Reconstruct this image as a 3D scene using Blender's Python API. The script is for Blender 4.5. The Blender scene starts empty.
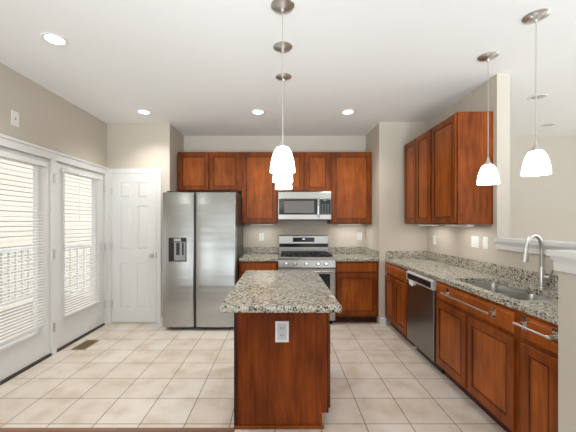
import bpy, bmesh, math
from mathutils import Vector, Matrix
S = bpy.context.scene
COL = S.collection
PI = math.pi
R = math.radians

# ---------------------------------------------------------------- camera, world, lights, exposure
H = 1.39
cd = bpy.data.cameras.new('camera'); cam = bpy.data.objects.new('camera', cd); COL.objects.link(cam)
cam.location = (0, 0, H); cam.rotation_euler = (R(90), 0, 0)
cd.sensor_width = 36; cd.lens = 310 / 576 * 36; cd.shift_x = 7 / 576; cd.shift_y = 7 / 576
cd.clip_start = 0.02
S.camera = cam
S.view_settings.view_transform = 'Standard'; S.view_settings.look = 'None'
S.view_settings.gamma = 1; S.view_settings.use_curve_mapping = False
S.view_settings.exposure = 0.27
S.cycles.max_bounces = 10; S.cycles.diffuse_bounces = 6
W = bpy.data.worlds.new('sky'); S.world = W; W.use_nodes = True
W.node_tree.nodes['Background'].inputs[0].default_value = (0.86, 0.92, 1.0, 1)
W.node_tree.nodes['Background'].inputs[1].default_value = 1.7

def light(name, kind, loc, rot, energy, color=(1, 1, 1), size=(1, 1), **kw):
    d = bpy.data.lights.new(name, kind); d.energy = energy; d.color = color
    if kind == 'AREA':
        if size[1] is None: d.shape = 'DISK'; d.size = size[0]
        else: d.shape = 'RECTANGLE'; d.size, d.size_y = size
    for k, v in kw.items(): setattr(d, k, v)
    o = bpy.data.objects.new(name, d); COL.objects.link(o); o.location = loc; o.rotation_euler = rot
    return o
light('sun', 'SUN', (-4, 0, 6), (R(50), 0, R(65)), 3.2, (1, .95, .86), angle=R(2))
DAY = (0.86, 0.965, 1.0)
for i, x in enumerate((-0.9, 1.9, 4.4)):          # added fill lights just inside the unseen rear windows
    light('window_daylight', 'AREA', (x, -3.3, 1.45), (R(90), 0, 0), 12, DAY, (2.0, 1.9))
light('window_daylight', 'AREA', (-2.35, -1.1, 1.5), (R(90), 0, R(-90)), 38, DAY, (1.8, 1.7))  # added side fill from the left; the wall has no window here
light('window_daylight', 'AREA', (5.9, 2.2, 1.5), (R(90), 0, R(90)), 26, DAY, (3.0, 1.7))  # added fill for the dining room, at its unseen side opening
for x in (-1.2, .9, 3.4):                           # added upward spots behind the camera to brighten the ceiling
    light('bounce_flash', 'SPOT', (x, -1.6, .9), (R(131), 0, 0), 385, (.88, .97, 1), spot_size=R(76), spot_blend=.6, shadow_soft_size=.7)

# ---------------------------------------------------------------- materials
def mat(name, color, rough=.5, metal=0, **kw):
    m = bpy.data.materials.new(name); m.use_nodes = True
    b = m.node_tree.nodes['Principled BSDF']
    b.inputs['Base Color'].default_value = (*color, 1); b.inputs['Roughness'].default_value = rough
    b.inputs['Metallic'].default_value = metal
    for k, v in kw.items(): b.inputs[k.replace('_', ' ')].default_value = v
    return m
def N(m, t, **kw):
    n = m.node_tree.nodes.new(t)
    for k, v in kw.items():
        if k in n.inputs: n.inputs[k].default_value = v
        else: setattr(n, k, v)
    return n
def L(m, a, b): m.node_tree.links.new(a, b)
def bsdf(m): return m.node_tree.nodes['Principled BSDF']
def coords(m, scale=(1, 1, 1), loc=(0, 0, 0)):
    tc = N(m, 'ShaderNodeTexCoord'); mp = N(m, 'ShaderNodeMapping')
    mp.inputs['Scale'].default_value = scale; mp.inputs['Location'].default_value = loc
    L(m, tc.outputs['Object'], mp.inputs['Vector']); return mp.outputs['Vector']
def ramp(m, fac, stops, interp='LINEAR'):
    r = N(m, 'ShaderNodeValToRGB'); r.color_ramp.interpolation = interp
    e = r.color_ramp.elements
    while len(e) < len(stops): e.new(0.5)
    for q, (p, c) in zip(e, stops): q.position = p; q.color = (*c, 1)
    L(m, fac, r.inputs['Fac']); return r.outputs['Color']
def mix(m, fac, a, b, mode='MIX'):
    n = N(m, 'ShaderNodeMix', data_type='RGBA', blend_type=mode)
    for sock, v in ((n.inputs[0], fac), (n.inputs[6], a), (n.inputs[7], b)):
        if isinstance(v, (int, float)): sock.default_value = v
        elif isinstance(v, tuple): sock.default_value = (*v, 1)
        else: L(m, v, sock)
    return n.outputs[2]
def bump(m, h, strength=.1, dist=.01):
    b = N(m, 'ShaderNodeBump'); b.inputs['Strength'].default_value = strength; b.inputs['Distance'].default_value = dist
    L(m, h, b.inputs['Height']); L(m, b.outputs['Normal'], bsdf(m).inputs['Normal'])

def paint(name, c, rough=.7):
    m = mat(name, c, rough)
    n = N(m, 'ShaderNodeTexNoise'); n.inputs['Scale'].default_value = 180; L(m, coords(m), n.inputs['Vector'])
    bump(m, n.outputs['Fac'], .04, .002); return m
M = {}
M['wall'] = paint('wall_paint', (.56, .505, .43), .8)
M['ceiling'] = paint('ceiling_paint', (.80, .80, .79), .9)
M['white'] = paint('white_trim_paint', (.72, .72, .705), .35)
M['plastic'] = mat('white_plastic', (.82, .81, .78), .35)
M['insert'] = mat('grey_white_plastic', (.60, .61, .62), .35)
M['blind'] = mat('blind_slat_vinyl', (.88, .87, .84), .45)
M['black'] = mat('black_plastic', (.012, .012, .013), .3)
M['slot'] = mat('dark_slot', (.03, .03, .03), .6)
M['glossblack'] = mat('black_glass', (.006, .006, .007), .12, Specular_IOR_Level=.3)
M['iron'] = mat('cast_iron', (.015, .014, .014), .5)
M['chrome'] = mat('chrome', (.8, .8, .8), .12, 1)
M['nickel'] = mat('brushed_nickel', (.62, .61, .59), .3, 1)
M['bronze'] = mat('bronze_vent_metal', (.24, .16, .085), .5, .3)
M['grey'] = mat('grey_plastic', (.32, .32, .32), .4)
M['threshold'] = mat('dark_threshold', (.045, .03, .022), .5)
M['ground'] = mat('lawn', (.12, .16, .06), .9)
M['deck'] = mat('deck_boards', (.42, .36, .30), .8)
M['badge'] = mat('gold_badge', (.75, .52, .15), .3, .6)

def wood(name, dark, light_, rough=.32):
    m = mat(name, light_, rough)
    n = N(m, 'ShaderNodeTexNoise'); n.inputs['Scale'].default_value = 1; n.inputs['Detail'].default_value = 5
    n.inputs['Distortion'].default_value = .6
    L(m, coords(m, (34, 34, 3.2)), n.inputs['Vector'])
    n2 = N(m, 'ShaderNodeTexNoise'); n2.inputs['Scale'].default_value = 4.5; n2.inputs['Detail'].default_value = 2
    L(m, coords(m, (1, 1, .6)), n2.inputs['Vector'])
    oi = N(m, 'ShaderNodeObjectInfo')
    a = ramp(m, n.outputs['Fac'], [(.30, dark), (.68, light_)])
    b = ramp(m, n2.outputs['Fac'], [(.3, (.66, .62, .58)), (.7, (1.22, 1.24, 1.26))])
    c = mix(m, 1.0, a, b, 'MULTIPLY')
    L(m, c, bsdf(m).inputs['Base Color'])
    bump(m, n.outputs['Fac'], .05, .002)
    bsdf(m).inputs['Specular IOR Level'].default_value = .2
    return m
M['wood'] = wood('cherry_cabinet_wood', (.150, .033, .004), (.265, .062, .009))
M['wood_panel'] = wood('cherry_panel_wood', (.24, .055, .007), (.37, .095, .014))
M['wood_dark'] = wood('dark_stained_edge_wood', (.035, .010, .006), (.085, .024, .012))
M['island_wood'] = wood('island_panel_wood', (.12, .021, .002), (.22, .046, .005), .4)

def granite(name):
    m = mat(name, (.5, .45, .4), .2)
    v = coords(m)
    nd = N(m, 'ShaderNodeTexNoise'); nd.inputs['Scale'].default_value = 45; nd.inputs['Detail'].default_value = 3; L(m, v, nd.inputs['Vector'])
    add = N(m, 'ShaderNodeVectorMath', operation='MULTIPLY_ADD'); L(m, nd.outputs['Color'], add.inputs[0])
    add.inputs[1].default_value = (.022, .022, .022); L(m, v, add.inputs[2])
    vo = N(m, 'ShaderNodeTexVoronoi'); vo.inputs['Scale'].default_value = 110; L(m, add.outputs[0], vo.inputs['Vector'])
    sep = N(m, 'ShaderNodeSeparateColor'); L(m, vo.outputs['Color'], sep.inputs[0])
    big = N(m, 'ShaderNodeTexNoise'); big.inputs['Scale'].default_value = 14; big.inputs['Detail'].default_value = 5; L(m, v, big.inputs['Vector'])
    ma = N(m, 'ShaderNodeMath', operation='MULTIPLY_ADD'); L(m, big.outputs['Fac'], ma.inputs[0]); ma.inputs[1].default_value = 1.1; 
    ma2 = N(m, 'ShaderNodeMath', operation='SUBTRACT'); L(m, sep.outputs[0], ma2.inputs[0]); ma2.inputs[1].default_value = .55
    L(m, ma2.outputs[0], ma.inputs[2])
    c = ramp(m, ma.outputs[0], [(0, (.025, .021, .018)), (.13, (.10, .083, .065)), (.25, (.32, .28, .22)), (.42, (.51, .48, .405)), (.62, (.65, .63, .56)), (.84, (.37, .33, .245))], 'LINEAR')
    fine = N(m, 'ShaderNodeTexNoise'); fine.inputs['Scale'].default_value = 260; L(m, v, fine.inputs['Vector'])
    f = ramp(m, fine.outputs['Fac'], [(.35, (.72, .72, .72)), (.62, (1.08, 1.08, 1.08))])
    L(m, mix(m, 1.0, c, f, 'MULTIPLY'), bsdf(m).inputs['Base Color'])
    return m
M['granite'] = granite('speckled_granite')

def steel(name, c=(.37, .35, .32), rough=.28, wavy=0, scale=(1.2, 1.2, 9)):
    m = mat(name, c, rough, 1)
    n = N(m, 'ShaderNodeTexNoise'); n.inputs['Scale'].default_value = 1; n.inputs['Detail'].default_value = 2
    L(m, coords(m, scale), n.inputs['Vector'])
    if wavy: bump(m, n.outputs['Fac'], 1, wavy)
    return m
M['steel'] = steel('stainless_steel')
M['fridge_steel'] = steel('fridge_stainless', (.41, .41, .395), .26, .008, (.35, .35, 6))
M['dish_steel'] = steel('dishwasher_stainless', (.27, .255, .24), .3, .004, (.5, .5, 4))
M['sink_steel'] = steel('sink_stainless', (.55, .54, .52), .32)
M['side_grey'] = mat('fridge_side_paint', (.05, .048, .046), .45)

def tile():
    m = mat('ceramic_floor_tile', (.5, .45, .4), .32)
    T = .3115
    v = coords(m, (1 / T, 1 / T, 1), (.04 / T, -2.145 / T, 0))
    br = N(m, 'ShaderNodeTexBrick', offset=0, offset_frequency=1, squash=1)
    for k, x in (('Scale', 1), ('Mortar Size', .012), ('Mortar Smooth', .3), ('Bias', 0), ('Brick Width', 1), ('Row Height', 1)): br.inputs[k].default_value = x
    br.inputs['Color1'].default_value = (.62, .55, .48, 1); br.inputs['Color2'].default_value = (.68, .63, .575, 1)
    br.inputs['Mortar'].default_value = (.15, .12, .09, 1); L(m, v, br.inputs['Vector'])
    n = N(m, 'ShaderNodeTexNoise'); n.inputs['Scale'].default_value = 5; n.inputs['Detail'].default_value = 6; L(m, coords(m), n.inputs['Vector'])
    f = ramp(m, n.outputs['Fac'], [(.32, (.86, .79, .70)), (.5, (1, .98, .96)), (.7, (1.05, 1.06, 1.08))])
    L(m, mix(m, 1.0, br.outputs['Color'], f, 'MULTIPLY'), bsdf(m).inputs['Base Color'])
    bump(m, br.outputs['Fac'], .25, -.002)
    return m
M['tile'] = tile()
def planks():
    m = mat('hardwood_floor', (.2, .08, .03), .3)
    br = N(m, 'ShaderNodeTexBrick', offset=.4)
    for k, x in (('Scale', 1), ('Mortar Size', .002), ('Brick Width', 1.1), ('Row Height', .09)): br.inputs[k].default_value = x
    br.inputs['Color1'].default_value = (.20, .10, .055, 1); br.inputs['Color2'].default_value = (.25, .13, .075, 1); br.inputs['Mortar'].default_value = (.05, .02, .01, 1)
    L(m, coords(m), br.inputs['Vector']); L(m, br.outputs['Color'], bsdf(m).inputs['Base Color']); return m
M['planks'] = planks()
def siding():
    m = mat('tan_lap_siding', (.5, .42, .33), .7)
    w = N(m, 'ShaderNodeTexWave', wave_type='BANDS', bands_direction='Z', wave_profile='SAW'); w.inputs['Scale'].default_value = 1 / .20 / 2
    L(m, coords(m), w.inputs['Vector'])
    L(m, ramp(m, w.outputs['Fac'], [(0, (.48, .43, .365)), (.80, (.52, .47, .405)), (.88, (.14, .125, .11))]), bsdf(m).inputs['Base Color']); return m
M['siding'] = siding()
def glass():
    m = bpy.data.materials.new('window_glass'); m.use_nodes = True; nt = m.node_tree
    nt.nodes.remove(nt.nodes['Principled BSDF'])
    o = nt.nodes['Material Output']; t = nt.nodes.new('ShaderNodeBsdfTransparent'); g = nt.nodes.new('ShaderNodeBsdfGlossy'); g.inputs['Roughness'].default_value = .02
    mx = nt.nodes.new('ShaderNodeMixShader')
    mx.inputs[0].default_value = .05; nt.links.new(t.outputs[0], mx.inputs[1]); nt.links.new(g.outputs[0], mx.inputs[2]); nt.links.new(mx.outputs[0], o.inputs[0]); return m
M['glass'] = glass()
def emit(name, c, s):
    m = mat(name, (.9, .9, .9), .4); bsdf(m).inputs['Emission Color'].default_value = (*c, 1); bsdf(m).inputs['Emission Strength'].default_value = s; return m
M['shade'] = emit('lit_frosted_glass', (1, .98, .95), 5.0)
M['lens'] = emit('lit_downlight_lens', (1, .96, .88), 9.0)
M['lens_dim'] = mat('unlit_downlight_lens', (.42, .42, .41), .5)
M['digits'] = emit('lit_clock_digits', (.6, .85, 1), 1.5)

# ---------------------------------------------------------------- mesh helpers
def BM(): return bmesh.new()
def box(bm, x0, x1, y0, y1, z0, z1, bev=0, seg=2):
    t = bmesh.new()
    bmesh.ops.create_cube(t, size=1, matrix=Matrix.Translation(((x0 + x1) / 2, (y0 + y1) / 2, (z0 + z1) / 2)) @ Matrix.Diagonal((abs(x1 - x0), abs(y1 - y0), abs(z1 - z0), 1)))
    if bev: bmesh.ops.bevel(t, geom=t.edges[:], offset=bev, segments=seg, affect='EDGES', profile=.5)
    merge(bm, t); return bm
def merge(bm, t):
    me = bpy.data.meshes.new('tmp'); t.to_mesh(me); t.free(); bm.from_mesh(me); bpy.data.meshes.remove(me)
def xform(bm, mtx): bmesh.ops.transform(bm, matrix=mtx, verts=bm.verts[:]); return bm
def loft(bm, loops, cap0=True, cap1=True, closed=True):
    vs = [[bm.verts.new(p) for p in lp] for lp in loops]
    n = len(vs[0])
    for a, b in zip(vs, vs[1:]):
        for i in range(n if closed else n - 1):
            j = (i + 1) % n; bm.faces.new((a[i], a[j], b[j], b[i]))
    if cap0: bm.faces.new(list(reversed(vs[0])))
    if cap1: bm.faces.new(vs[-1])
    return bm
def lathe(bm, prof, n=32, c=(0, 0), cap0=False, cap1=False):
    return loft(bm, [[(c[0] + r * math.cos(2 * PI * i / n), c[1] + r * math.sin(2 * PI * i / n), z) for i in range(n)] for z, r in prof], cap0, cap1)
def tube(bm, pts, r, n=12):
    pts = [Vector(p) for p in pts]; rs = r if isinstance(r, (list, tuple)) else [r] * len(pts)
    loops = []; up = None
    for i, p in enumerate(pts):
        d = (pts[min(i + 1, len(pts) - 1)] - pts[max(i - 1, 0)]).normalized()
        if up is None:
            up = Vector((0, 0, 1)) if abs(d.z) < .9 else Vector((1, 0, 0))
        a = (up - d * up.dot(d)).normalized(); up = a; b = d.cross(a)
        loops.append([tuple(p + (a * math.cos(2 * PI * k / n) + b * math.sin(2 * PI * k / n)) * rs[i]) for k in range(n)])
    return loft(bm, loops)
def rr(x0, x1, y0, y1, r, z, n=6):
    out = []
    for cx, cy, a in ((x1 - r, y1 - r, 0), (x0 + r, y1 - r, 90), (x0 + r, y0 + r, 180), (x1 - r, y0 + r, 270)):
        for k in range(n + 1):
            t = R(a + 90 * k / n); out.append((cx + r * math.cos(t), cy + r * math.sin(t), z))
    return out
def rect_rings(bm, x0, x1, z0, z1, rings, cap=True):
    """nested rectangles in XZ seen from -Y: rings = [(inset, y)]"""
    loops = [[(x0 + i, y, z0 + i), (x1 - i, y, z0 + i), (x1 - i, y, z1 - i), (x0 + i, y, z1 - i)] for i, y in rings]
    return loft(bm, loops, True, cap)
def smooth(o, ang=35):
    for p in o.data.polygons: p.use_smooth = True
    try: o.data.set_sharp_from_angle(angle=R(ang))
    except Exception: pass
def obj(name, bm, m, parent=None, at=None, sm=False):
    """at: world position of the thing when the mesh was drawn in world space"""
    bmesh.ops.recalc_face_normals(bm, faces=bm.faces[:])
    if at is not None: bmesh.ops.translate(bm, verts=bm.verts[:], vec=-Vector(at))
    me = bpy.data.meshes.new(name); bm.to_mesh(me); bm.free()
    me.materials.append(M[m] if isinstance(m, str) else m)
    o = bpy.data.objects.new(name, me); COL.objects.link(o)
    if parent: o.parent = parent
    elif at is not None: o.location = at
    if sm: smooth(o)
    return o
def thing(name, label, cat, loc=(0, 0, 0), rz=0, group=None):
    o = bpy.data.objects.new(name, None); COL.objects.link(o); o.empty_display_size = .05
    o.location = loc; o.rotation_euler = (0, 0, rz); o['label'] = label; o['category'] = cat
    if group: o['group'] = group
    return o
def tag(o, label, cat, group=None):
    o['label'] = label; o['category'] = cat
    if group: o['group'] = group
    return o
def struct(name, bm, m, parent=None, sm=False):
    o = obj(name, bm, m, parent, None, sm)
    if not parent: o['kind'] = 'structure'
    return o
def dup(root, loc, label, rz=None):
    def cp(o, p):
        c = o.copy(); COL.objects.link(c); c.parent = p
        for ch in [q for q in bpy.data.objects if q.parent == o]: cp(ch, c)
        return c
    r = cp(root, None); r.location = loc; r['label'] = label
    if rz is not None: r.rotation_euler = (0, 0, rz)
    return r

# ---------------------------------------------------------------- key dimensions
XL, XR, YB, YP, YF, ZC = -2.413, 2.0, 4.92, 4.30, 4.24, 2.77
XS, XW = -1.545, 1.345          # side walls of the back alcove
CT, CB = .905, .865             # countertop top / underside
UT, UB = 2.44, 1.378            # upper cabinets
WE, HW = 2.87, 1.44            # wall end, near face of the half wall
XO, YR = 6.0, -3.5

# ---------------------------------------------------------------- structure
def prism(bm, pts, z0, z1): return loft(bm, [[(x, y, z0) for x, y in pts], [(x, y, z1) for x, y in pts]])
YT = 2.105
b = BM(); prism(b, [(XL - .15, YT), (-.31, YT), (-.31, 1.2), (XO + .15, 1.2), (XO + .15, YB + .15), (XL - .15, YB + .15)], -.12, 0)
struct('floor', b, 'tile')
b = BM(); prism(b, [(XL - .15, YR - .15), (XO + .15, YR - .15), (XO + .15, 1.2), (-.31, 1.2), (-.31, YT), (XL - .15, YT)], -.12, 0)
struct('floor_hardwood', b, 'planks')
struct('ceiling', box(BM(), XL - .15, XO + .15, YR - .15, YB + .15, ZC, ZC + .12), 'ceiling')
struct('wall_back', box(BM(), XS, XW, YB, YB + .15, 0, ZC), 'wall')
struct('wall_pantry', box(BM(), XL - .15, XS, YP, YB + .15, 0, ZC), 'wall').hide_render = False
struct('wall_alcove', box(BM(), XW, XR, YF, YB + .15, 0, ZC), 'wall')
b = BM(); box(b, XR, XR + .12, WE, YB + .15, 0, ZC)
struct('wall_right', b, 'wall')
struct('wall_dining', box(BM(), XR + .12, XO, YB, YB + .15, 0, ZC), 'wall')
b = BM(); prism(b, [(1.395, HW), (XR + .12, HW), (XR + .12, WE), (XR, WE), (XR, HW + .12), (1.395, HW + .12)], 0, 1.19)
struct('wall_half', b, 'wall')
b = BM(); DY0, DY1, DZ = 2.30, 4.262, 2.075
box(b, XL - .15, XL, YR, DY0, 0, ZC); box(b, XL - .15, XL, DY0, DY1, DZ, ZC); box(b, XL - .15, XL, DY1, YP, 0, ZC)
struct('wall_left', b, 'wall')
b = BM(); box(b, XO, XO + .15, YR, .6, 0, ZC); box(b, XO, XO + .15, 3.8, YB + .15, 0, ZC); box(b, XO, XO + .15, .6, 3.8, 0, .55); box(b, XO, XO + .15, .6, 3.8, 2.45, ZC)
struct('wall_far_side', b, 'wall')
b = BM()
box(b, XL - .15, XO + .15, YR - .15, YR, 0, .45); box(b, XL - .15, XO + .15, YR - .15, YR, 2.45, ZC)
xs = [XL - .15, -1.95, .15, .85, 2.95, 3.35, 5.45, XO + .15]
for a, c in zip(xs[::2], xs[1::2]): box(b, a, c, YR - .15, YR, .45, 2.45)
struct('wall_rear', b, 'wall')
for i, (a, c) in enumerate(((-1.95, .15), (.85, 2.95), (3.35, 5.45))):
    b = BM(); box(b, a, c, YR - .1, YR - .04, .45, .52); box(b, a, c, YR - .1, YR - .04, 2.38, 2.45)
    for x in (a, (a + c) / 2 - .035, c - .07): box(b, x, x + .07, YR - .1, YR - .04, .52, 2.38)
    struct('window_%d' % (i + 1), b, 'white')
# half-wall caps
b = BM()
def cap(bm, z0, z1, o):
    prism(bm, [(1.395 - o, HW - o), (XR + .12 + o, HW - o), (XR + .12 + o, WE), (XR - o, WE), (XR - o, HW + .12 + o), (1.395 - o, HW + .12 + o)], z0, z1)
cap(b, 1.222, 1.252, .032); cap(b, 1.205, 1.222, .022); cap(b, 1.15, 1.205, .013)
struct('trim_1', b, 'white')
# baseboards
b = BM(); box(b, -1.66, XS, YP - .014, YP, 0, .09, .003)
struct('baseboard_pantry', b, 'white')
b = BM(); prism(b, [(XW - .001, YF - .03), (1.428, YF - .03), (1.428, YF), (XW - .001, YF)], 0, .095)
struct('baseboard_alcove', b, 'white')
b = BM(); box(b, XR + .12, XO, YB - .016, YB, 0, .1, .004); struct('baseboard_dining', b, 'white')
b = BM(); box(b, 1.395 - .014, 1.395, HW - .014, HW + .12, 0, .09); box(b, 1.395, XR + .12, HW - .014, HW, 0, .09); struct('baseboard_half', b, 'white')
b = BM(); box(b, XL, XL + .014, YR, DY0 - .07, 0, .09); struct('baseboard_left', b, 'white')

# ---- french doors: casing, leaves
b = BM(); Y0, Y1 = DY0 - .06, YP
box(b, XL, XL + .018, Y0, Y1, DZ - .02, DZ + .05, .003); box(b, XL, XL + .028, Y0 - .01, Y1, DZ + .05, DZ + .078, .004)
box(b, XL, XL + .018, Y0, DY0 + .03, 0, DZ - .02, .003); box(b, XL, XL + .018, DY1 - .03, Y1 - .001, 0, DZ - .02, .003)
box(b, XL - .15, XL + .018, 3.252, 3.312, 0, DZ - .02, .003)
box(b, XL - .15, XL, DY0, DY0 + .03, 0, DZ - .02); box(b, XL - .15, XL, DY1 - .03, DY1, 0, DZ - .02); box(b, XL - .15, XL, DY0, DY1, DZ - .02, DZ)
struct('trim_2', b, 'white')
b = BM(); box(b, XL - .15, XL + .012, DY0 + .03, 3.252, 0, .022, .003); box(b, XL - .15, XL + .012, 3.312, DY1 - .03, 0, .022, .003)
struct('trim_3', b, 'threshold')
def french(name, y0, y1, gy0, gy1, gz0, gz1, hinge_y):
    r = bpy.data.objects.new(name, None); COL.objects.link(r); r.location = (XL - .02, (y0 + y1) / 2, 0); r['kind'] = 'structure'
    at = r.location[:]
    xa, xb = XL - .058, XL - .012
    z0, z1 = .024, DZ - .024
    b = BM(); box(b, xa, xb, y0, gy0, z0, z1); box(b, xa, xb, gy1, y1, z0, z1); box(b, xa, xb, gy0, gy1, z0, gz0); box(b, xa, xb, gy0, gy1, gz1, z1)
    leaf = obj('leaf', b, 'white', r, at)
    b = BM(); f = .028
    for ya, yb, za, zb in ((gy0 - f, gy0, gz0 - f, gz1 + f), (gy1, gy1 + f, gz0 - f, gz1 + f), (gy0, gy1, gz0 - f, gz0), (gy0, gy1, gz1, gz1 + f)):
        box(b, xb, xb + .012, ya, yb, za, zb, .004)
    obj('lite_frame', b, 'white', r, at)
    obj('glass', box(BM(), XL - .038, XL - .032, gy0, gy1, gz0, gz1), 'glass', r, at)
    for hz in (1.86, 1.065, .29):
        b = BM(); box(b, XL + .018, XL + .021, hinge_y - .016, hinge_y + .016, hz - .045, hz + .045); tube(b, [(XL + .026, hinge_y, hz - .05), (XL + .026, hinge_y, hz + .05)], .007, 8)
        obj('hinge', b, 'nickel', r, at)
    return r
french('door_1', 2.335, 3.248, 2.50, 3.085, .30, 1.955, 3.272)
french('door_2', 3.316, 4.228, 3.46, 4.045, .345, 1.955, 4.215).location.x = XL - .02

# ---- pantry door
PX0, PX1, PZ = -2.337, -1.724, 2.075
b = BM(); yf = YP - .018
box(b, XL + .001, PX0 - .004, yf, YP, 0, PZ + .065, .003); box(b, PX1 + .004, -1.66, yf, YP, 0, PZ + .065, .003); box(b, PX0 - .004, PX1 + .004, yf, YP, PZ + .004, PZ + .065, .003)
struct('trim_4', b, 'white')
r = bpy.data.objects.new('door_3', None); COL.objects.link(r); r.location = ((PX0 + PX1) / 2, YP - .005, 0); r['kind'] = 'structure'; at = r.location[:]
b = BM(); ys, yp = YP - .013, YP - .004   # stile face / recessed field
box(b, PX0, PX1, yp, YP - .0005, .022, PZ)
w = PX1 - PX0; st, ml = .105, .085
xa = [PX0, PX0 + st, (PX0 + PX1) / 2 - ml / 2, (PX0 + PX1) / 2 + ml / 2, PX1 - st, PX1]
rows = [(.022, .215), (.835, 1.02), (1.63, 1.735), (1.955, PZ)]
for a, c in ((0, 1), (2, 3), (4, 5)): box(b, xa[a], xa[c], ys, yp, .022, PZ)
for z0, z1 in rows:
    box(b, xa[1], xa[2], ys, yp, z0, z1); box(b, xa[3], xa[4], ys, yp, z0, z1)
for (z0, z1) in ((.215, .835), (1.02, 1.63), (1.735, 1.955)):
    for a, c in ((1, 2), (3, 4)):
        rect_rings(b, xa[a] + .012, xa[c] - .012, z0 + .012, z1 - .012, [(0, yp), (.022, ys + .001), (.026, ys + .001)])
obj('leaf', b, 'white', r, at)
b = BM(); xk, zk = PX1 - .06, .945
m4 = Matrix.Translation((xk, ys, zk)) @ Matrix.Rotation(R(90), 4, 'X')
lathe(b, [(0, .03), (.006, .03), (.008, .012), (.03, .011), (.036, .024), (.05, .029), (.062, .024), (.066, .0015)], 20, cap0=True, cap1=True); xform(b, m4)
obj('door_knob', b, 'nickel', r, at, True)
obj('strike_plate', box(BM(), PX1 - .004, PX1 + .004, ys - .004, ys - .001, zk - .045, zk + .045), 'bronze', r, at)
for hz in (1.83, 1.07, .28):
    b = BM(); box(b, PX0 - .012, PX0 + .008, yf - .004, yf, hz - .045, hz + .045); tube(b, [(PX0 - .002, yf - .008, hz - .05), (PX0 - .002, yf - .008, hz + .05)], .007, 8)
    obj('hinge', b, 'nickel', r, at)

# ---------------------------------------------------------------- exterior
struct('ground', box(BM(), -16, XL - .2, -6, 22, -1.3, -1.2), 'ground')
struct('deck', box(BM(), -4.6, XL - .16, 0, 6.2, -.14, -.06), 'deck')
hs = thing('neighbor_house', 'tan lap sided house seen outside through the glass doors', 'house', (-8, 8, -1.2)); at = hs.location[:]
obj('siding', box(BM(), -8.2, -6.6, -2, 18, -1.2, 6.5), 'siding', hs, at)
obj('corner_board', box(BM(), -6.6, -6.57, 7.05, 7.2, -1.2, 6.5), 'white', hs, at)
b = BM(); box(b, -6.6, -6.56, 5.9, 6.9, 1.7, 2.9); wf = obj('window', b, 'white', hs, at)
obj('pane', box(BM(), -6.56, -6.555, 5.98, 6.82, 1.78, 2.82), 'glossblack', wf, at)
rl = thing('deck_railing', 'white deck railing with square balusters outside the glass doors', 'railing', (-4.4, 5.9, -.06)); at = rl.location[:]
b = BM(); box(b, -4.5, -2.75, 5.86, 5.94, .92, .97, .005); box(b, -4.5, -4.42, 0.2, 5.86, .92, .97, .005); obj('top_rail', b, 'white', rl, at)
b = BM(); box(b, -4.42, -2.75, 5.88, 5.92, .06, .11); box(b, -4.48, -4.44, 0.2, 5.8, .06, .11); obj('bottom_rail', b, 'white', rl, at)
for x in [-4.28 + .13 * i for i in range(12)]: obj('baluster', box(BM(), x, x + .035, 5.883, 5.918, .11, .92), 'white', rl, at)
for y in [2.6 + .13 * i for i in range(25)]: obj('baluster', box(BM(), -4.478, -4.443, y, y + .035, .11, .92), 'white', rl, at)
for x, y in ((-4.51, 5.85), (-4.51, .2), (-2.75, 5.85)): obj('post', box(BM(), x, x + .1, y, y + .1, -.06, 1.08, .006), 'white', rl, at)

# ---------------------------------------------------------------- cabinets (local: front at y=0 facing -Y, x 0..w)
def door_bm(x0, x1, z0, z1, t=.02, fr=.058):
    b = BM(); rect_rings(b, x0, x1, z0, z1, [(0, 0), (0, -t + .004), (.004, -t), (fr, -t), (fr + .008, -t + .008), (fr + .009, -t + .008)], True); return b
def panel_bm(x0, x1, z0, z1, t=.02, fr=.058):
    b = BM(); f = fr + .0095; box(b, x0 + f, x1 - f, -t + .0065, -t + .008, z0 + f, z1 - f); return b
def add_door(root, x0, x1, z0, z1, mtx=None, name='door', fr=.058):
    a = door_bm(x0, x1, z0, z1, fr=fr); p = panel_bm(x0, x1, z0, z1, fr=fr)
    g = BM(); f = fr - .002       # dark glazed bead around the panel
    for q in ((x0 + f, x1 - f, z0 + f, z0 + f + .006), (x0 + f, x1 - f, z1 - f - .006, z1 - f), (x0 + f, x0 + f + .006, z0 + f, z1 - f), (x1 - f - .006, x1 - f, z0 + f, z1 - f)):
        box(g, q[0], q[1], -.0212, -.012, q[2], q[3])
    for o in (a, p, g):
        if mtx is not None: xform(o, mtx)
    d = obj(name, a, 'wood', root); obj('panel', p, 'wood_panel', d); obj('bead', g, 'wood_dark', d); return d
def add_drawer(root, x0, x1, z0, z1):
    b = BM(); rect_rings(b, x0, x1, z0, z1, [(0, 0), (0, -.012), (.006, -.016), (.012, -.016), (.016, -.02), (.018, -.02)]); return obj('drawer', b, 'wood_panel', root)
def cabinet(name, label, group, loc, rz, w, dep, z0, z1, doors, drawers=(), toe=False, cat='cabinet', fr=.058, open_bottom=0):
    r = thing(name, label, cat, loc, rz, group)
    b = BM(); box(b, 0.0005, w - .0005, 0, dep, z0, z1)
    obj('body', b, 'wood', r)
    if toe: obj('toe_kick', box(BM(), .0005, w - .0005, .07, dep, 0, z0), 'wood_dark', r)
    for d in doors: add_door(r, *d, fr=fr)
    for d in drawers: add_drawer(r, *d)
    return r
G1, G2, G3, G4 = 'cherry wall cabinets on the back wall', 'cherry base cabinets on the back wall', 'cherry wall cabinets above the sink counter', 'cherry base cabinets under the sink counter'
YU = YB - .33
cabinet('wall_cabinet', 'short two-door cherry wall cabinet above the refrigerator', G1, (-1.53, YU, 0), 0, .942, .329, 1.864, UT, [(.02, .46, 1.875, UT - .015), (.482, .922, 1.875, UT - .015)])
cabinet('wall_cabinet', 'tall single-door cherry wall cabinet between the refrigerator and the microwave', G1, (-.588, YU, 0), 0, .544, .329, UB, UT, [(.018, .526, UB + .015, UT - .015)])
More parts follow.
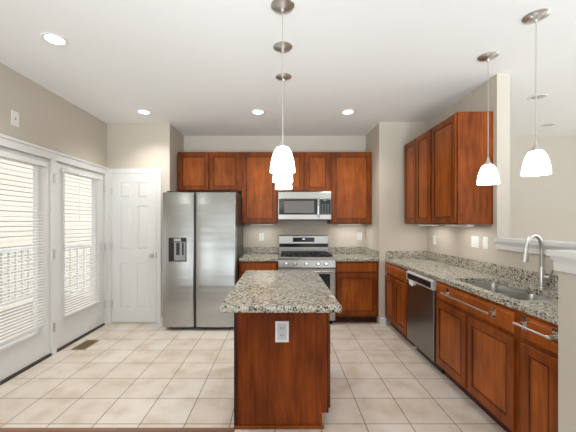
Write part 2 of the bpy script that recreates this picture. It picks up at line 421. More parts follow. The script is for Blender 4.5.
cabinet('wall_cabinet', 'short two-door cherry wall cabinet directly above the microwave', G1, (-.044, YU, 0), 0, .78, .329, 1.851, UT, [(.02, .38, 1.862, UT - .015), (.40, .76, 1.862, UT - .015)])
cabinet('wall_cabinet', 'tall single-door cherry wall cabinet on the range side farthest from the refrigerator', G1, (.736, YU, 0), 0, .608, .329, UB, UT, [(.018, .59, UB + .015, UT - .015)])
YC = 4.275
cabinet('base_cabinet', 'narrow cherry base cabinet between the refrigerator and the range', G2, (-.575, YC, 0), 0, .535, YB - YC - .001, .10, CB - .001, [(.02, .515, .125, .69)], [(.02, .515, .715, .845)], True)
cabinet('base_cabinet', 'cherry base cabinet with one drawer and door between range and wall corner', G2, (.745, YC, 0), 0, .598, YB - YC - .001, .10, CB - .001, [(.02, .575, .125, .69)], [(.02, .575, .715, .845)], True)
# right run, facing -X
XF = 1.43; RZ = R(-90)
XUF = 1.668
cabinet('wall_cabinet', 'two-door cherry wall cabinet in the corner above the dishwasher counter', G3, (XUF, 4.165, 0), RZ, .755, XR - XUF - .001, UB, UT, [(.018, .365, UB + .012, UT - .015), (.385, .738, UB + .012, UT - .015)])
cabinet('wall_cabinet', 'single-door cherry wall cabinet with exposed flat side panel behind the pendants', G3, (XUF, 3.41, 0), RZ, .49, XR - XUF - .001, UB, UT, [(.018, .472, UB + .012, UT - .015)])
D = XR - XF - .002
cabinet('base_cabinet', 'cherry base cabinet with wide drawer and two doors beside the dishwasher', G4, (XF, YF - .001, 0), RZ, .764, D, .10, CB - .001, [(.03, .375, .125, .69), (.39, .745, .125, .69)], [(.03, .745, .715, .845)], True)
sc = thing('base_cabinet', 'wide cherry sink base cabinet with two doors below a towel bar', 'cabinet', (XF, 2.852, 0), RZ, G4)
b = BM(); w = .99     # hollow carcass: the sink bowls hang inside
box(b, .0005, .018, 0, D, .1, CB - .001); box(b, w - .018, w - .0005, 0, D, .1, CB - .001); box(b, .018, w - .018, 0, .02, .1, CB - .001); box(b, .018, w - .018, .02, D, .1, .118); box(b, .018, w - .018, D - .012, D, .118, CB - .001)
obj('body', b, 'wood', sc); obj('toe_kick', box(BM(), .0005, w - .0005, .07, D, 0, .1), 'wood_dark', sc)
add_door(sc, .03, .478, .125, .69); add_door(sc, .503, .968, .125, .69); add_drawer(sc, .03, .968, .715, .845)
cabinet('base_cabinet', 'narrow cherry base cabinet against the beige half wall end', G4, (XF, 1.861, 0), RZ, .30, D, .10, CB - .001, [(.04, .285, .125, .69)], [(.035, .29, .715, .845)], True)

# ---------------------------------------------------------------- countertops
def slab(bm, pts, bev=.006):
    t = BM(); prism(t, pts, CB, CT); bmesh.ops.bevel(t, geom=t.edges[:], offset=bev, segments=2, affect='EDGES', profile=.5); merge(bm, t)
GC = 'speckled granite countertops'
def counter(label, pts, splashes):
    x = sum(p[0] for p in pts) / len(pts); y = sum(p[1] for p in pts) / len(pts); at = (x, y, CB)
    r = thing('countertop', label, 'countertop', at, 0, GC)
    b = BM(); slab(b, pts); s = obj('slab', b, 'granite', r, at)
    for q in splashes: obj('backsplash', box(BM(), *q, CT, 1.01, .003), 'granite', r, at)
    return r, s
YCF = 4.235
counter('granite countertop section between the refrigerator and the range', [(-.575, YCF), (-.04, YCF), (-.04, YB - .001), (-.575, YB - .001)], [(-.575, -.04, YB - .022, YB - .001)])
counter('granite countertop section between the range and the wall corner', [(.745, YCF), (XW - .001, YCF), (XW - .001, YB - .001), (.745, YB - .001)], [(.745, XW - .022, YB - .022, YB - .001), (XW - .022, XW - .001, YCF + .01, YB - .001)])
XCF = 1.418
r, s = counter('long granite countertop holding the stainless double sink', [(XCF, HW + .121), (XR - .001, HW + .121), (XR - .001, YF - .001), (XCF, YF - .001)], [(XR - .022, XR - .001, HW + .121, YF - .022), (XCF + .01, XR - .001, YF - .022, YF - .001)])
SX0, SX1, SY0, SY1 = 1.50, 1.875, 1.945, 2.72
cut = BM(); loft(cut, [rr(SX0, SX1, SY0, SY1, .06, CB - .05), rr(SX0, SX1, SY0, SY1, .06, CT + .05)])
co = obj('cutter', cut, 'granite'); s.parent = r
bpy.context.view_layer.update()
md = s.modifiers.new('hole', 'BOOLEAN'); md.object = co; md.solver = 'EXACT'
co.location = (0, 0, 0)
dg = bpy.context.evaluated_depsgraph_get(); dg.update()
nm = bpy.data.meshes.new_from_object(s.evaluated_get(dg)); s.modifiers.clear(); s.data = nm
bpy.data.objects.remove(co)
# sink
at = ((SX0 + SX1) / 2, (SY0 + SY1) / 2, .66)
sk = thing('kitchen_sink', 'stainless double-bowl undermount sink set in the long granite countertop', 'sink', at)
ym = 2.325
zt = CB - .0015
b = BM()
def ringface(bm, z): 
    pass
for i, (y0, y1) in enumerate(((SY0 + .002, ym - .012), (ym + .012, SY1 - .002))):
    b = BM(); x0, x1 = SX0 + .002, SX1 - .002
    loops = [rr(x0 - .014, x1 + .014, y0 - .011, y1 + .011, .065, zt), rr(x0, x1, y0, y1, .055, zt), rr(x0 + .006, x1 - .006, y0 + .006, y1 - .006, .05, zt - .03), rr(x0 + .012, x1 - .012, y0 + .012, y1 - .012, .05, .70),
             rr(x0 + .035, x1 - .035, y0 + .035, y1 - .035, .04, .672), rr(x0 + .12, x1 - .12, y0 + .14, y1 - .14, .03, .668)]
    loft(b, loops, False, True)
    bowl = obj('bowl', b, 'sink_steel', sk, at, True)
    b = BM(); cy = (y0 + y1) / 2; cx = (x0 + x1) / 2
    lathe(b, [(.669, .045), (.673, .044), (.673, .034), (.670, .03), (.670, .002)], 24, (cx, cy), True, True); obj('drain', b, 'chrome', bowl, at, True)
# faucet
fx, fy = 1.935, 2.30
fa = thing('kitchen_faucet', 'brushed nickel gooseneck faucet with pull-down spray head behind the sink', 'faucet', (fx, fy, CT)); at = fa.location[:]
b = BM(); lathe(b, [(CT + .0005, .03), (CT + .008, .03), (CT + .012, .024), (CT + .12, .022), (CT + .15, .016), (CT + .16, .013)], 24, (fx, fy), True, True); obj('base', b, 'nickel', fa, at, True)
dx, dy = -.93, -.37
pts = [(fx, fy, CT + .15), (fx, fy, CT + .285)]
rad = .092
for k in range(1, 15):
    t = PI * k / 14 * .97; u = rad * (1 - math.cos(t)); pts.append((fx + dx * u, fy + dy * u, CT + .295 + rad * 1.1 * math.sin(t)))
b = BM(); tube(b, pts, .0125, 14); obj('spout', b, 'nickel', fa, at, True)
e = pts[-1]; b = BM(); tube(b, [e, (e[0] + dx * .004, e[1] + dy * .004, e[2] - .03), (e[0] + dx * .01, e[1] + dy * .01, e[2] - .085), (e[0] + dx * .012, e[1] + dy * .012, e[2] - .10)], [.0135, .015, .021, .021], 16)
obj('spray_head', b, 'nickel', fa, at, True)
b = BM(); tube(b, [(fx, fy, CT + .085), (fx + .02, fy - .045, CT + .085)], .016, 14); tube(b, [(fx + .016, fy - .04, CT + .085), (fx + .022, fy - .055, CT + .12), (fx + .026, fy - .075, CT + .165)], [.008, .007, .006], 10)
obj('handle', b, 'nickel', fa, at, True)

# ---------------------------------------------------------------- island
IX, IY = 0, 2.62
isl = thing('kitchen_island', 'cherry wood kitchen island base with flat end panel under granite top', 'kitchen island', (IX, IY, 0)); at = isl.location[:]
x0, x1, y0, y1 = -.30, .318, 2.108, 3.13
b = BM(); box(b, x0, x1, y0, y1, .10, CB - .001); obj('body', b, 'island_wood', isl, at)
obj('toe_kick', box(BM(), x0, .268, y0 + .002, y1, 0, .10), 'wood_dark', isl, at)
b = BM(); fpts = [(x0 - .012, 0), (.278, 0), (.278, .105), (x1, .105), (x1, CB - .001), (x0 - .012, CB - .001)]
loft(b, [[(x, y0 - .008, z) for x, z in fpts], [(x, y0, z) for x, z in fpts]]); obj('end_panel', b, 'island_wood', isl, at)
b = BM(); box(b, x0 - .018, x0 + .004, y0 - .013, y0 - .008, .0, CB - .001, .002); obj('corner_trim', b, 'wood_dark', isl, at)
b = BM(); box(b, x1 - .006, x1 + .004, y0 - .012, y0 - .008, .105, CB - .001, .002); obj('corner_trim', b, 'wood_dark', isl, at)
b = BM(); box(b, x0 - .012, x0, y0, y1, 0, CB - .001); obj('side_panel', b, 'island_wood', isl, at)
b = BM(); box(b, x0 - .02, .29, y0 - .022, y0 - .008, 0, .022, .005); obj('shoe_molding', b, 'wood', isl, at)
mt = Matrix.Translation((x1 - IX, y0 - IY, 0)) @ Matrix.Rotation(R(90), 4, 'Z')
for a, c in ((.012, .50), (.52, 1.01)):
    add_door(isl, a, c, .125, .69, mt)
    bb = BM(); rect_rings(bb, a, c, .715, .845, [(0, 0), (0, -.012), (.006, -.016), (.016, -.02), (.018, -.02)]); xform(bb, mt); obj('drawer', bb, 'wood_panel', isl)
at = (0, 2.5, CB)
ct = thing('countertop', 'granite island countertop overhanging the island on the near side', 'countertop', at, 0, GC)
b = BM(); t = BM(); loft(t, [rr(-.362, .357, 1.805, 3.185, .012, CB, 3), rr(-.362, .357, 1.805, 3.185, .012, CT, 3)])
bmesh.ops.bevel(t, geom=[e for e in t.edges if abs(e.verts[0].co.z - e.verts[1].co.z) < 1e-6], offset=.008, segments=3, affect='EDGES', profile=.5); merge(b, t)
obj('slab', b, 'granite', ct, at, True)

# ---------------------------------------------------------------- outlets and switches (local: plate facing -Y at y=0)
def plate(name, label, cat, loc, rz, w=.075, h=.118, kind='outlet', group=None, m='plastic'):
    r = thing(name, label, cat, loc, rz, group)
    obj('plate', box(BM(), -w / 2, w / 2, -.006, -.0005, -h / 2, h / 2, .002), m, r)
    if h > .13 and kind == 'outlet': obj('insert', box(BM(), -w * .33, w * .33, -.0066, -.006, -h * .39, h * .39), 'insert', r)
    if kind == 'outlet':
        for s in (-1, 1):
            b = BM(); t = BM(); z = s * h * .17; q = h / .118
            loft(t, [[(x * q, yy, z + zz * q) for x, zz in ((-.017, -.01), (-.01, -.0155), (.01, -.0155), (.017, -.01), (.017, .01), (.01, .0155), (-.01, .0155), (-.017, .01))] for yy in (-.006, -.0085)]); merge(b, t)
            rc = obj('receptacle', b, 'insert' if h > .13 else m, r)
            b = BM(); q = h / .118
            for x in (-.0065, .0065): box(b, (x - .0019) * q, (x + .0019) * q, -.0092, -.0085, z - .003 * q, z + .006 * q)
            box(b, -.002 * q, .002 * q, -.0092, -.0085, z - .0105 * q, z - .007 * q); obj('slot', b, 'slot', rc)
    elif kind == 'switch':
        n = max(1, round(w / .06)) if w > .09 else 1
        for i in range(n):
            x = (i - (n - 1) / 2) * .046
            t = BM(); box(t, x - .0165, x + .0165, -.0085, -.006, -.033, .033, .001); obj('rocker', t, m, r)
    return r
GO = 'white wall outlets in the kitchen'
plate('wall_outlet', 'white outlet on the cherry end panel of the island', 'outlet', (.007, y0 - .0085, .655), 0, .092, .142, group=GO)
plate('wall_outlet', 'white outlet on back wall between refrigerator and range', 'outlet', (-.31, YB, 1.17), 0, group=GO)
plate('wall_outlet', 'white outlet on back wall over the counter beside the wall corner', 'outlet', (1.245, YB, 1.18), 0, group=GO)
plate('wall_outlet', 'white outlet below corner wall cabinet above the dishwasher counter', 'outlet', (XR, 4.03, 1.17), RZ, group=GO)
plate('light_switch', 'wide white two-rocker switch plate above the long counter', 'light switch', (XR, 3.19, 1.195), RZ, .118, .118, 'switch')
plate('light_switch', 'single white switch plate between the wide switch plate and ledge', 'light switch', (XR, 3.025, 1.195), RZ, .075, .118, 'switch')
pr = plate('phone_jack', 'small white jack plate high on wall above the glass doors', 'wall plate', (XL, 2.81, 2.335), R(90), .08, .135, 'blank')
b = BM(); box(b, -.007, .007, -.0075, -.006, -.008, .008); obj('socket', b, 'grey', pr)
plate('cover_plate', 'blank beige painted cover plate beside the small jack plate', 'wall plate', (XL, 2.985, 2.285), R(90), .12, .12, 'blank', m='wall')

# ---------------------------------------------------------------- refrigerator
fr0, fr1, fy0, fz = -1.535, -.58, 4.0, 1.79
rf = thing('refrigerator', 'stainless side-by-side refrigerator with ice and water dispenser', 'refrigerator', ((fr0 + fr1) / 2, 4.4, 0)); at = rf.location[:]
obj('body', box(BM(), fr0 + .03, fr1 - .012, fy0 + .085, 4.88, .035, fz - .02, .006), 'side_grey', rf, at)
obj('base_grille', box(BM(), fr0 + .04, fr1 - .03, fy0 + .06, fy0 + .10, .02, .05), 'black', rf, at)
xm = -1.113
def fdoor(x0, x1):
    b = BM(); r_ = .022
    lo = []
    for z, ins in ((.045, .004), (.05, 0), (fz - .012, 0), (fz - .003, .004), (fz, .012)):
        pts = [(x0 + ins, fy0 + .075), (x0 + ins, fy0 + r_ + ins)]
        for k in range(1, 6): a = R(180 + 90 * k / 6); pts.append((x0 + r_ + ins + r_ * math.cos(a), fy0 + r_ + ins + r_ * math.sin(a)))
        for k in range(9):
            u = k / 8; pts.append((x0 + ins + r_ + (x1 - x0 - 2 * ins - 2 * r_) * u, fy0 + ins - .006 * (1 - (2 * u - 1) ** 2)))
        for k in range(1, 6): a = R(270 + 90 * k / 6); pts.append((x1 - r_ - ins + r_ * math.cos(a), fy0 + r_ + ins + r_ * math.sin(a)))
        pts += [(x1 - ins, fy0 + r_ + ins), (x1 - ins, fy0 + .075)]
        lo.append([(x, y, z) for x, y in pts])
    loft(b, lo); return b
d1 = obj('door', fdoor(fr0, xm - .008), 'fridge_steel', rf, at, True)
d2 = obj('door', fdoor(xm + .008, fr1), 'fridge_steel', rf, at, True)
b = BM(); box(b, xm - .009, xm + .009, fy0 + .012, fy0 + .07, .05, fz - .01); obj('door_gap_liner', b, 'black', rf, at)
for x in (fr1 - .07, fr0 + .05): obj('hinge_cover', box(BM(), x, x + .06, fy0 + .03, fy0 + .14, fz - .019 if False else fz, fz + .018, .004), 'black', rf, at)
for x in (fr0 + .08, fr1 - .08): obj('foot', lathe(BM(), [(0, .02), (.02, .02), (.03, .012), (.036, .012)], 14, (x, fy0 + .12), True, True), 'black', rf, at)
# dispenser on the left door
gx0, gx1, gz0, gz1 = -1.447, -1.218, .893, 1.20
yd = fy0 - .0065
b = BM()
box(b, gx0, gx1, yd - .003, yd + .004, gz1 - .052, gz1, .002); box(b, gx0, gx0 + .012, yd - .003, yd + .004, gz0, gz1 - .052, .001); box(b, gx1 - .01, gx1, yd - .003, yd + .004, gz0, gz1 - .052, .001); box(b, gx0 + .012, gx1 - .01, yd - .003, yd + .004, gz0, gz0 + .012, .001)
dsp = obj('dispenser', b, 'black', d1, at)
obj('recess', box(BM(), gx0 + .012, gx1 - .01, yd, yd + .003, gz0 + .012, gz1 - .052), 'black', d1, at)
obj('back_panel', box(BM(), gx0 + .07, gx1 - .012, yd - .001, yd + .0005, gz0 + .014, gz1 - .052), 'grey', d1, at)
obj('paddle', box(BM(), gx0 + .098, gx0 + .142, yd - .007, yd - .001, gz0 + .085, gz1 - .062, .003), 'slot', d1, at)
obj('paddle', box(BM(), gx0 + .172, gx0 + .195, yd - .007, yd - .001, gz0 + .085, gz1 - .062, .003), 'slot', d1, at)
obj('display', box(BM(), gx0 + .068, gx0 + .158, yd - .005, yd - .003, gz1 - .045, gz1 - .01, .001), 'chrome', d1, at)

# ---------------------------------------------------------------- microwave
mx0, mx1, my, mz0, mz1 = -.042, .732, 4.51, 1.44, 1.849
mw = thing('microwave', 'stainless over-the-range microwave with black glass window', 'microwave', (.345, 4.7, mz0)); at = mw.location[:]
obj('body', box(BM(), mx0, mx1, my + .03, YB - .001, mz0 + .006, mz1, .003), 'side_grey', mw, at)
obj('bottom_plate', box(BM(), mx0 + .03, mx1 - .03, my + .04, YB - .03, mz0 - .012, mz0 + .006), 'black', mw, at)
xd = .512
b = BM(); box(b, mx0, mx1, my, my + .03, mz1 - .105, mz1 - .004, .004); obj('vent_hood_band', b, 'steel', mw, at)
b = BM(); box(b, mx0, xd + .045, my, my + .03, mz0 + .002, mz1 - .107, .003); dr = obj('door', b, 'steel', mw, at)
obj('door_glass', box(BM(), mx0 + .012, xd + .03, my - .002, my, mz0 + .072, mz1 - .112), 'glossblack', dr, at)
obj('window_screen', box(BM(), mx0 + .09, xd - .03, my - .003, my - .002, mz0 + .095, mz1 - .135), mat('microwave_window_mesh', (.13, .12, .115), .25), dr, at)
b = BM(); hx = xd + .026; tube(b, [(hx, my, mz0 + .045), (hx, my - .03, mz0 + .06), (hx, my - .034, mz0 + .09), (hx, my - .034, mz1 - .13), (hx, my - .03, mz1 - .10), (hx, my, mz1 - .085 - .025)], .012, 10); obj('handle', b, 'chrome', dr, at, True)
b = BM(); box(b, xd + .047, mx1, my, my + .03, mz0 + .002, mz1 - .107, .003); cp_ = obj('control_panel', b, 'steel', mw, at)
obj('keypad', box(BM(), xd + .055, mx1 - .006, my - .002, my, mz0 + .072, mz1 - .112), 'glossblack', cp_, at)
b = BM()
for i in range(3):
    for j in range(5): box(b, xd + .085 + i * .04, xd + .10 + i * .04, my - .0028, my - .002, mz0 + .09 + j * .03, mz0 + .10 + j * .03)
obj('buttons', b, 'grey', cp_, at)
obj('clock', box(BM(), xd + .10, xd + .15, my - .0028, my - .002, mz1 - .135, mz1 - .128), mat('green_clock_segments', (.2, .4, .1), .4), cp_, at)

# ---------------------------------------------------------------- range
rx0, rx1, ry = -.035, .74, 4.235
rg = thing('gas_range', 'stainless freestanding gas range with five knobs under the microwave', 'range', (.3525, 4.55, 0)); at = rg.location[:]
obj('body', box(BM(), rx0 + .003, rx1 - .003, ry + .02, YB - .03, .05, .90, .003), 'side_grey', rg, at)
for x in (rx0 + .05, rx1 - .05): obj('foot', lathe(BM(), [(0, .02), (.05, .02)], 12, (x, ry + .08), True, True), 'black', rg, at)
obj('cooktop', box(BM(), rx0, rx1, ry + .03, YB - .10, .90, .918, .004), 'glossblack', rg, at)
obj('front_rail', box(BM(), rx0, rx1, ry - .02, ry + .03, .885, .925, .006), 'steel', rg, at)
for i in range(3):
    a = rx0 + .03 + i * .24; c = a + .235; b = BM(); ya, yb = ry + .055, YB - .13
    for q in ((a, a + .012, ya, yb), (c - .012, c, ya, yb), (a, c, ya, ya + .012), (a, c, yb - .012, yb), (a, c, (ya + yb) / 2 - .006, (ya + yb) / 2 + .006), ((a + c) / 2 - .006, (a + c) / 2 + .006, ya, yb)):
        box(b, q[0], q[1], q[2], q[3], .935, .952, .002)
    for x in (a, c - .012):
        for y in (ya, yb - .012): box(b, x, x + .012, y, y + .012, .918, .935)
    obj('grate', b, 'iron', rg, at)
for x, y in ((.12, 4.38), (.12, 4.68), (.3525, 4.53), (.585, 4.38), (.585, 4.68)): obj('burner', lathe(BM(), [(.918, .05), (.926, .048), (.928, .035), (.934, .034), (.934, .001)], 20, (x, y), True, True), 'iron', rg, at, True)
yb_ = YB - .09
b = BM(); 
b2 = [(yb_, .918), (YB - .03, .918), (YB - .03, 1.195), (yb_ + .02, 1.195), (yb_ + .005, 1.185), (yb_, 1.08)]
loft(b, [[(rx0 + .005, y, z) for y, z in b2], [(rx1 - .005, y, z) for y, z in b2]]); bg = obj('backguard', b, 'steel', rg, at)
obj('vent_slot', box(BM(), rx0 + .006, rx1 - .006, yb_ - .004, yb_, 1.015, 1.07), 'glossblack', bg, at)
obj('display', box(BM(), .185, .52, yb_ - .0035, yb_ + .003, 1.095, 1.165), 'glossblack', bg, at)
obj('clock', box(BM(), .335, .37, yb_ - .0045, yb_ - .0035, 1.135, 1.145), 'digits', bg, at)
obj('badge', lathe(BM(), [(0, .011), (.002, .011)], 16, cap0=True, cap1=True), 'badge', bg)
bd = [o for o in bpy.data.objects if o.name.startswith("badge")][-1]
bd.location = Vector((.37, yb_, .985)) - Vector(at); bd.rotation_euler = (R(90), 0, 0)
b = BM(); pp = [(ry + .02, .785), (ry - .028, .785), (ry - .018, .884), (ry + .02, .884)]
loft(b, [[(rx0, y, z) for y, z in pp], [(rx1, y, z) for y, z in pp]]); cpn = obj('control_panel', b, 'steel', rg, at)
for px in (286.4, 294.9, 306.4, 318.4, 326.2):
    kx = (px - 281) / 310 * 4.19; b = BM(); lathe(b, [(0, .026), (.004, .026), (.006, .021), (.028, .019), (.031, .016), (.031, .001)], 20, cap0=True, cap1=True)
    box(b, -.003, .003, -.018, .018, .030, .036, .001)
    xform(b, Matrix.Translation((kx, ry - .0225, .838)) @ Matrix.Rotation(R(84), 4, 'X')); kb = obj('knob', b, 'chrome', rg, at, True)
    b = BM(); lathe(b, [(-.001, .030), (.0025, .030)], 20, cap0=True, cap1=True); xform(b, Matrix.Translation((kx, ry - .0225, .838)) @ Matrix.Rotation(R(84), 4, 'X')); obj('bezel', b, 'side_grey', kb, at)
obj('panel_gap', box(BM(), rx0 + .004, rx1 - .004, ry, ry + .02, .77, .785), 'black', rg, at)
b = BM(); box(b, rx0, rx1, ry - .03, ry + .018, .235, .77, .006); od = obj('oven_door', b, 'steel', rg, at)
obj('window', box(BM(), rx0 + .09, rx1 - .075, ry - .032, ry - .03, .32, .70), 'glossblack', od, at)
b = BM(); tube(b, [(rx0 + .05, ry - .075, .735), (rx1 - .05, ry - .075, .735)], .013, 12)
for x in (rx0 + .075, rx1 - .075): tube(b, [(x, ry - .03, .735), (x, ry - .075, .735)], .009, 8)
obj('handle', b, 'steel', od, at, True)
b = BM(); box(b, rx0, rx1, ry - .025, ry + .018, .06, .225, .006); dw_ = obj('storage_drawer', b, 'steel', rg, at)
obj('drawer_lip', box(BM(), rx0 + .02, rx1 - .02, ry - .038, ry - .025, .195, .215, .004), 'steel', dw_, at)

# ---------------------------------------------------------------- dishwasher (facing -X)
dy0, dy1, dxf = 2.858, 3.470, XF - .022
dwr = thing('dishwasher', 'stainless dishwasher built in under the long granite countertop', 'dishwasher', (1.7, (dy0 + dy1) / 2, 0)); at = dwr.location[:]
obj('body', box(BM(), dxf + .04, XR - .01, dy0, dy1, .10, CB - .003), 'side_grey', dwr, at)
obj('toe_kick', box(BM(), XF + .06, XF + .09, dy0, dy1, .0, .10), 'black', dwr, at)
obj('door', box(BM(), dxf, dxf + .04, dy0 + .003, dy1 - .003, .105, .765, .006), 'dish_steel', dwr, at)
b = BM(); cs = [(dxf - .006, .768), (dxf + .04, .768), (dxf + .04, .86), (dxf + .008, .86), (dxf - .006, .845)]
loft(b, [[(x, dy0 + .003, z) for x, z in cs], [(x, dy1 - .003, z) for x, z in cs]]); cst = obj('control_strip', b, mat('silver_control_strip', (.50, .50, .49), .35), dwr, at)
obj('button_band', box(BM(), dxf - .008, dxf - .006, dy0 + .045, dy1 - .035, .780, .838), 'black', cst, at)
b = BM(); n = 10; cy = 3.30; lo = []
for k in range(n + 1):
    a = PI * k / n; lo.append((dxf - .0, cy + .07 * math.cos(a), .772 - .05 * math.sin(a)))
t = BM(); loft(t, [[(x - .022, y, z) for x, y, z in lo], [(x, y, z) for x, y, z in lo]]); merge(b, t)
obj('handle', b, mat('silver_pocket_handle', (.72, .72, .71), .25), dwr, at, True)
obj('drip_clip', box(BM(), XF + .035, XF + .075, 3.40, 3.43, .0, .03, .004), 'plastic', dwr, at)
b = BM(); lathe(b, [(0, .009), (.001, .009)], 14, cap0=True, cap1=True); xform(b, Matrix.Translation((dxf - .0005, 3.19, .25)) @ Matrix.Rotation(R(-90), 4, 'Y')); obj('badge', b, 'grey', dwr, at)

# ---------------------------------------------------------------- towel bars over the drawers
def towel_bar(label, ya, yb, z):
    r = thing('towel_bar', label, 'towel bar', (XF - .03, (ya + yb) / 2, z), 0, 'over-drawer chrome towel bars'); at = r.location[:]
    xf = XF - .0205
    for y in (ya, yb):
        b = BM(); box(b, xf - .003, xf, y - .018, y + .018, z - .035, z + .045, .001); box(b, xf - .05, xf - .003, y - .004, y + .004, z - .010, z + .010, .002); br = obj('bracket', b, 'chrome', r, at)
        for q in (-.025, .03):
            t = BM(); lathe(t, [(0, .006), (.003, .005)], 10, cap0=True, cap1=True); xform(t, Matrix.Translation((xf - .003, y, z + q)) @ Matrix.Rotation(R(-90), 4, 'Y')); obj('screw', t, 'slot', br, at)
    b = BM(); tube(b, [(xf - .05, ya + .02, z), (xf - .05, yb - .02, z)], .0065, 12); obj('bar', b, 'nickel', r, at, True)
towel_bar('longer chrome towel bar across the sink cabinet drawer front', 2.62, 2.05, .795)
towel_bar('shorter chrome towel bar on the narrow drawer beside the half wall', 1.795, 1.59, .805)

# ---------------------------------------------------------------- blinds
def blind(label, y0, y1, z0, z1, wand):
    r = thing('window_blind', label, 'blind', (XL + .01, (y0 + y1) / 2, z1), 0, 'white horizontal blinds on the glass doors'); at = r.location[:]
    obj('headrail', box(BM(), XL + .001, XL + .045, y0 - .012, y1 + .012, z1 - .045, z1, .004), 'white', r, at)
    b = BM(); xc = XL + .020; z = z0 + .03; hw = .0125; a = R(9)
    while z < z1 - .05:
        ux, uz = hw * math.cos(a), hw * math.sin(a)
        t = [(xc - ux, z + uz), (xc, z + .0014), (xc + ux, z - uz), (xc + ux, z - uz - .0007), (xc, z + .0006), (xc - ux, z + uz - .0007)]
        loft(b, [[(x, y0, q) for x, q in t], [(x, y1, q) for x, q in t]]); z += .029
    obj('slats', b, 'blind', r, at)
    obj('bottom_rail', box(BM(), xc - .013, xc + .013, y0, y1, z0, z0 + .018, .003), 'white', r, at)
    b = BM()
    for y in (y0 + .09, y1 - .09): box(b, xc - .0145, xc - .0135, y - .001, y + .001, z0 + .018, z1 - .045); box(b, xc + .0135, xc + .0145, y - .001, y + .001, z0 + .018, z1 - .045)
    obj('ladder_cord', b, 'white', r, at)
    if wand: obj('tilt_wand', tube(BM(), [(XL + .05, y0 + .20, z1 - .04), (XL + .052, y0 + .20, z1 - .58)], .004, 8), 'plastic', r, at)
blind('wide white slatted blind on the glass door nearer the camera', 2.46, 3.125, .35, 2.0, False)
blind('white slatted blind with tilt wand on glass door beside the pantry door', 3.43, 4.075, .345, 2.0, True)

# ---------------------------------------------------------------- under-cabinet lights
def under_light(label, loc, rz, w, e):
    r = thing('under_cabinet_light', label, 'light fixture', loc, rz, 'white strip lights under the wall cabinets')
    obj('housing', box(BM(), 0, w, 0, .07, -.018, -.0005, .003), 'plastic', r)
    obj('diffuser', box(BM(), .01, w - .01, .008, .062, -.020, -.018), emit('strip_diffuser', (1, .96, .9), .8) if 'strip_diffuser' not in bpy.data.materials else bpy.data.materials['strip_diffuser'], r)
    l = light('strip_light', 'AREA', (w / 2, .035, -.023), (0, 0, 0), e, (1, .97, .92), (w - .03, .05)); l.parent = r
under_light('white strip light under tall wall cabinet between refrigerator and microwave', (-.475, YU + .10, UB), 0, .36, .8)
under_light('white strip light under tall wall cabinet by the wall corner', (.86, YU + .10, UB), 0, .36, 1.1)
under_light('white strip light under the corner wall cabinet of the sink side', (XUF + .12, 4.05, UB), RZ, .40, .9)
under_light('white strip light under the wall cabinet with exposed side panel', (XUF + .12, 3.38, UB), RZ, .40, .9)

# ---------------------------------------------------------------- floor vent
r = thing('floor_vent', 'small bronze metal vent grille set in the floor tile', 'vent', (-2.22, 3.535, 0)); at = r.location[:]
b = BM(); x0v, x1v, y0v, y1v = -2.30, -2.15, 3.40, 3.67
for q in ((x0v, x1v, y0v, y0v + .02), (x0v, x1v, y1v - .02, y1v), (x0v, x0v + .02, y0v + .02, y1v - .02), (x1v - .02, x1v, y0v + .02, y1v - .02)): box(b, *q, .0005, .006, .001)
obj('frame', b, 'bronze', r, at)
b = BM(); y = y0v + .028
while y < y1v - .025: box(b, x0v + .02, x1v - .02, y, y + .007, .002, .005); y += .014
obj('grille', b, 'bronze', r, at); obj('duct', box(BM(), x0v + .02, x1v - .02, y0v + .02, y1v - .02, .0005, .0015), 'slot', r, at)

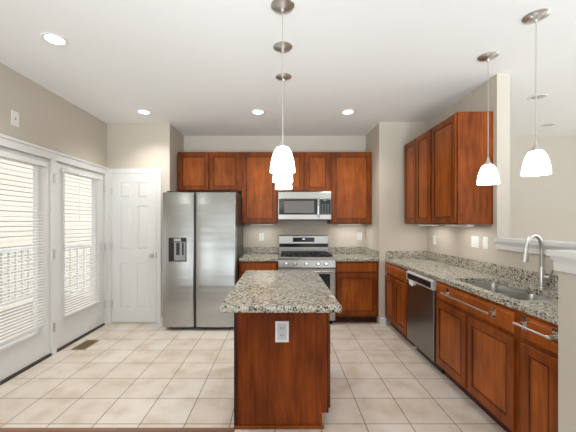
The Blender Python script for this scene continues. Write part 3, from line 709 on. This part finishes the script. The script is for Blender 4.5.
# ---------------------------------------------------------------- ceiling lights
def downlight(label, x, y, lens='lens', grp='recessed ceiling lights'):
    r = thing('recessed_light', label, 'ceiling light', (x, y, ZC), 0, grp)
    b = BM(); lathe(b, [(-.0005, .088), (-.006, .085), (-.006, .066), (-.0015, .062)], 36); obj('trim_ring', b, 'white', r, None, True)
    b = BM(); lathe(b, [(-.0012, .063), (-.003, .055), (-.0038, .002)], 32, cap1=True, cap0=True); obj('lens', b, lens, r, None, True)
    return r
for lb, x, y in (('lit recessed light nearest the camera, above the blinds', -1.70, 2.33), ('lit recessed light in ceiling in front of the pantry door', -1.703, 3.854), ('lit recessed light just behind the island pendant row', -.286, 3.854), ('lit recessed light above the range side of the ceiling', .833, 3.854)):
    downlight(lb, x, y); 
    light('downlight_beam', 'SPOT', (x, y, ZC - .02), (0, 0, 0), 50, (1, .98, .92), spot_size=R(130), spot_blend=.9, shadow_soft_size=.06)
downlight('unlit recessed light in dining room ceiling crossed by pendant cord', 2.81, 3.395, 'lens_dim', 'unlit recessed lights of the dining room')
downlight('unlit recessed light in dining room ceiling closer to its far wall', 3.76, 4.365, 'lens_dim', 'unlit recessed lights of the dining room')

def pendant(label, x, y, grp):
    r = thing('pendant_light', label, 'pendant light', (x, y, ZC), 0, grp)
    zb = 1.712 - ZC
    b = BM(); lathe(b, [(-.0005, .074), (-.006, .075), (-.012, .070), (-.024, .035), (-.030, .012), (-.045, .008), (-.046, .002)], 32, cap0=True, cap1=True); obj('canopy', b, 'nickel', r, None, True)
    b = BM(); tube(b, [(0, 0, -.045), (0, 0, zb + .215)], .0028, 8); obj('rod', b, 'nickel', r)
    b = BM(); lathe(b, [(zb + .158, .030), (zb + .168, .028), (zb + .185, .014), (zb + .205, .009), (zb + .222, .007), (zb + .223, .001)], 24, cap0=True, cap1=True); obj('socket_cap', b, 'nickel', r, None, True)
    b = BM(); pr = [(0, .079), (.03, .078), (.06, .074), (.09, .067), (.12, .058), (.143, .047), (.154, .039), (.158, .029)]
    lathe(b, [(zb + z, q) for z, q in pr] + [(zb + z, q - .003) for z, q in reversed(pr)], 36)
    lathe(b, [(zb + .01, .0765), (zb + .012, .002)], 36, cap0=False, cap1=True)
    obj('shade', b, 'shade', r, None, True)
    return r
GP, GQ = 'pendant lights in a row over the island', 'pendant lights over the half wall and sink'
p = pendant('white glass pendant over the island, nearest the camera of the row', .010, 1.963, GP)
dup(p, (.014, 2.425, ZC), 'white glass pendant over the island, middle one of the row')
dup(p, (.025, 2.92, ZC), 'white glass pendant over the island, closest one to the range')
q = dup(p, (1.697, 2.063, ZC), 'white glass pendant hanging nearest the half wall ledge'); q['group'] = GQ
q = dup(p, (1.712, 2.563, ZC), 'white glass pendant hanging in front of the cabinet side panel'); q['group'] = GQ
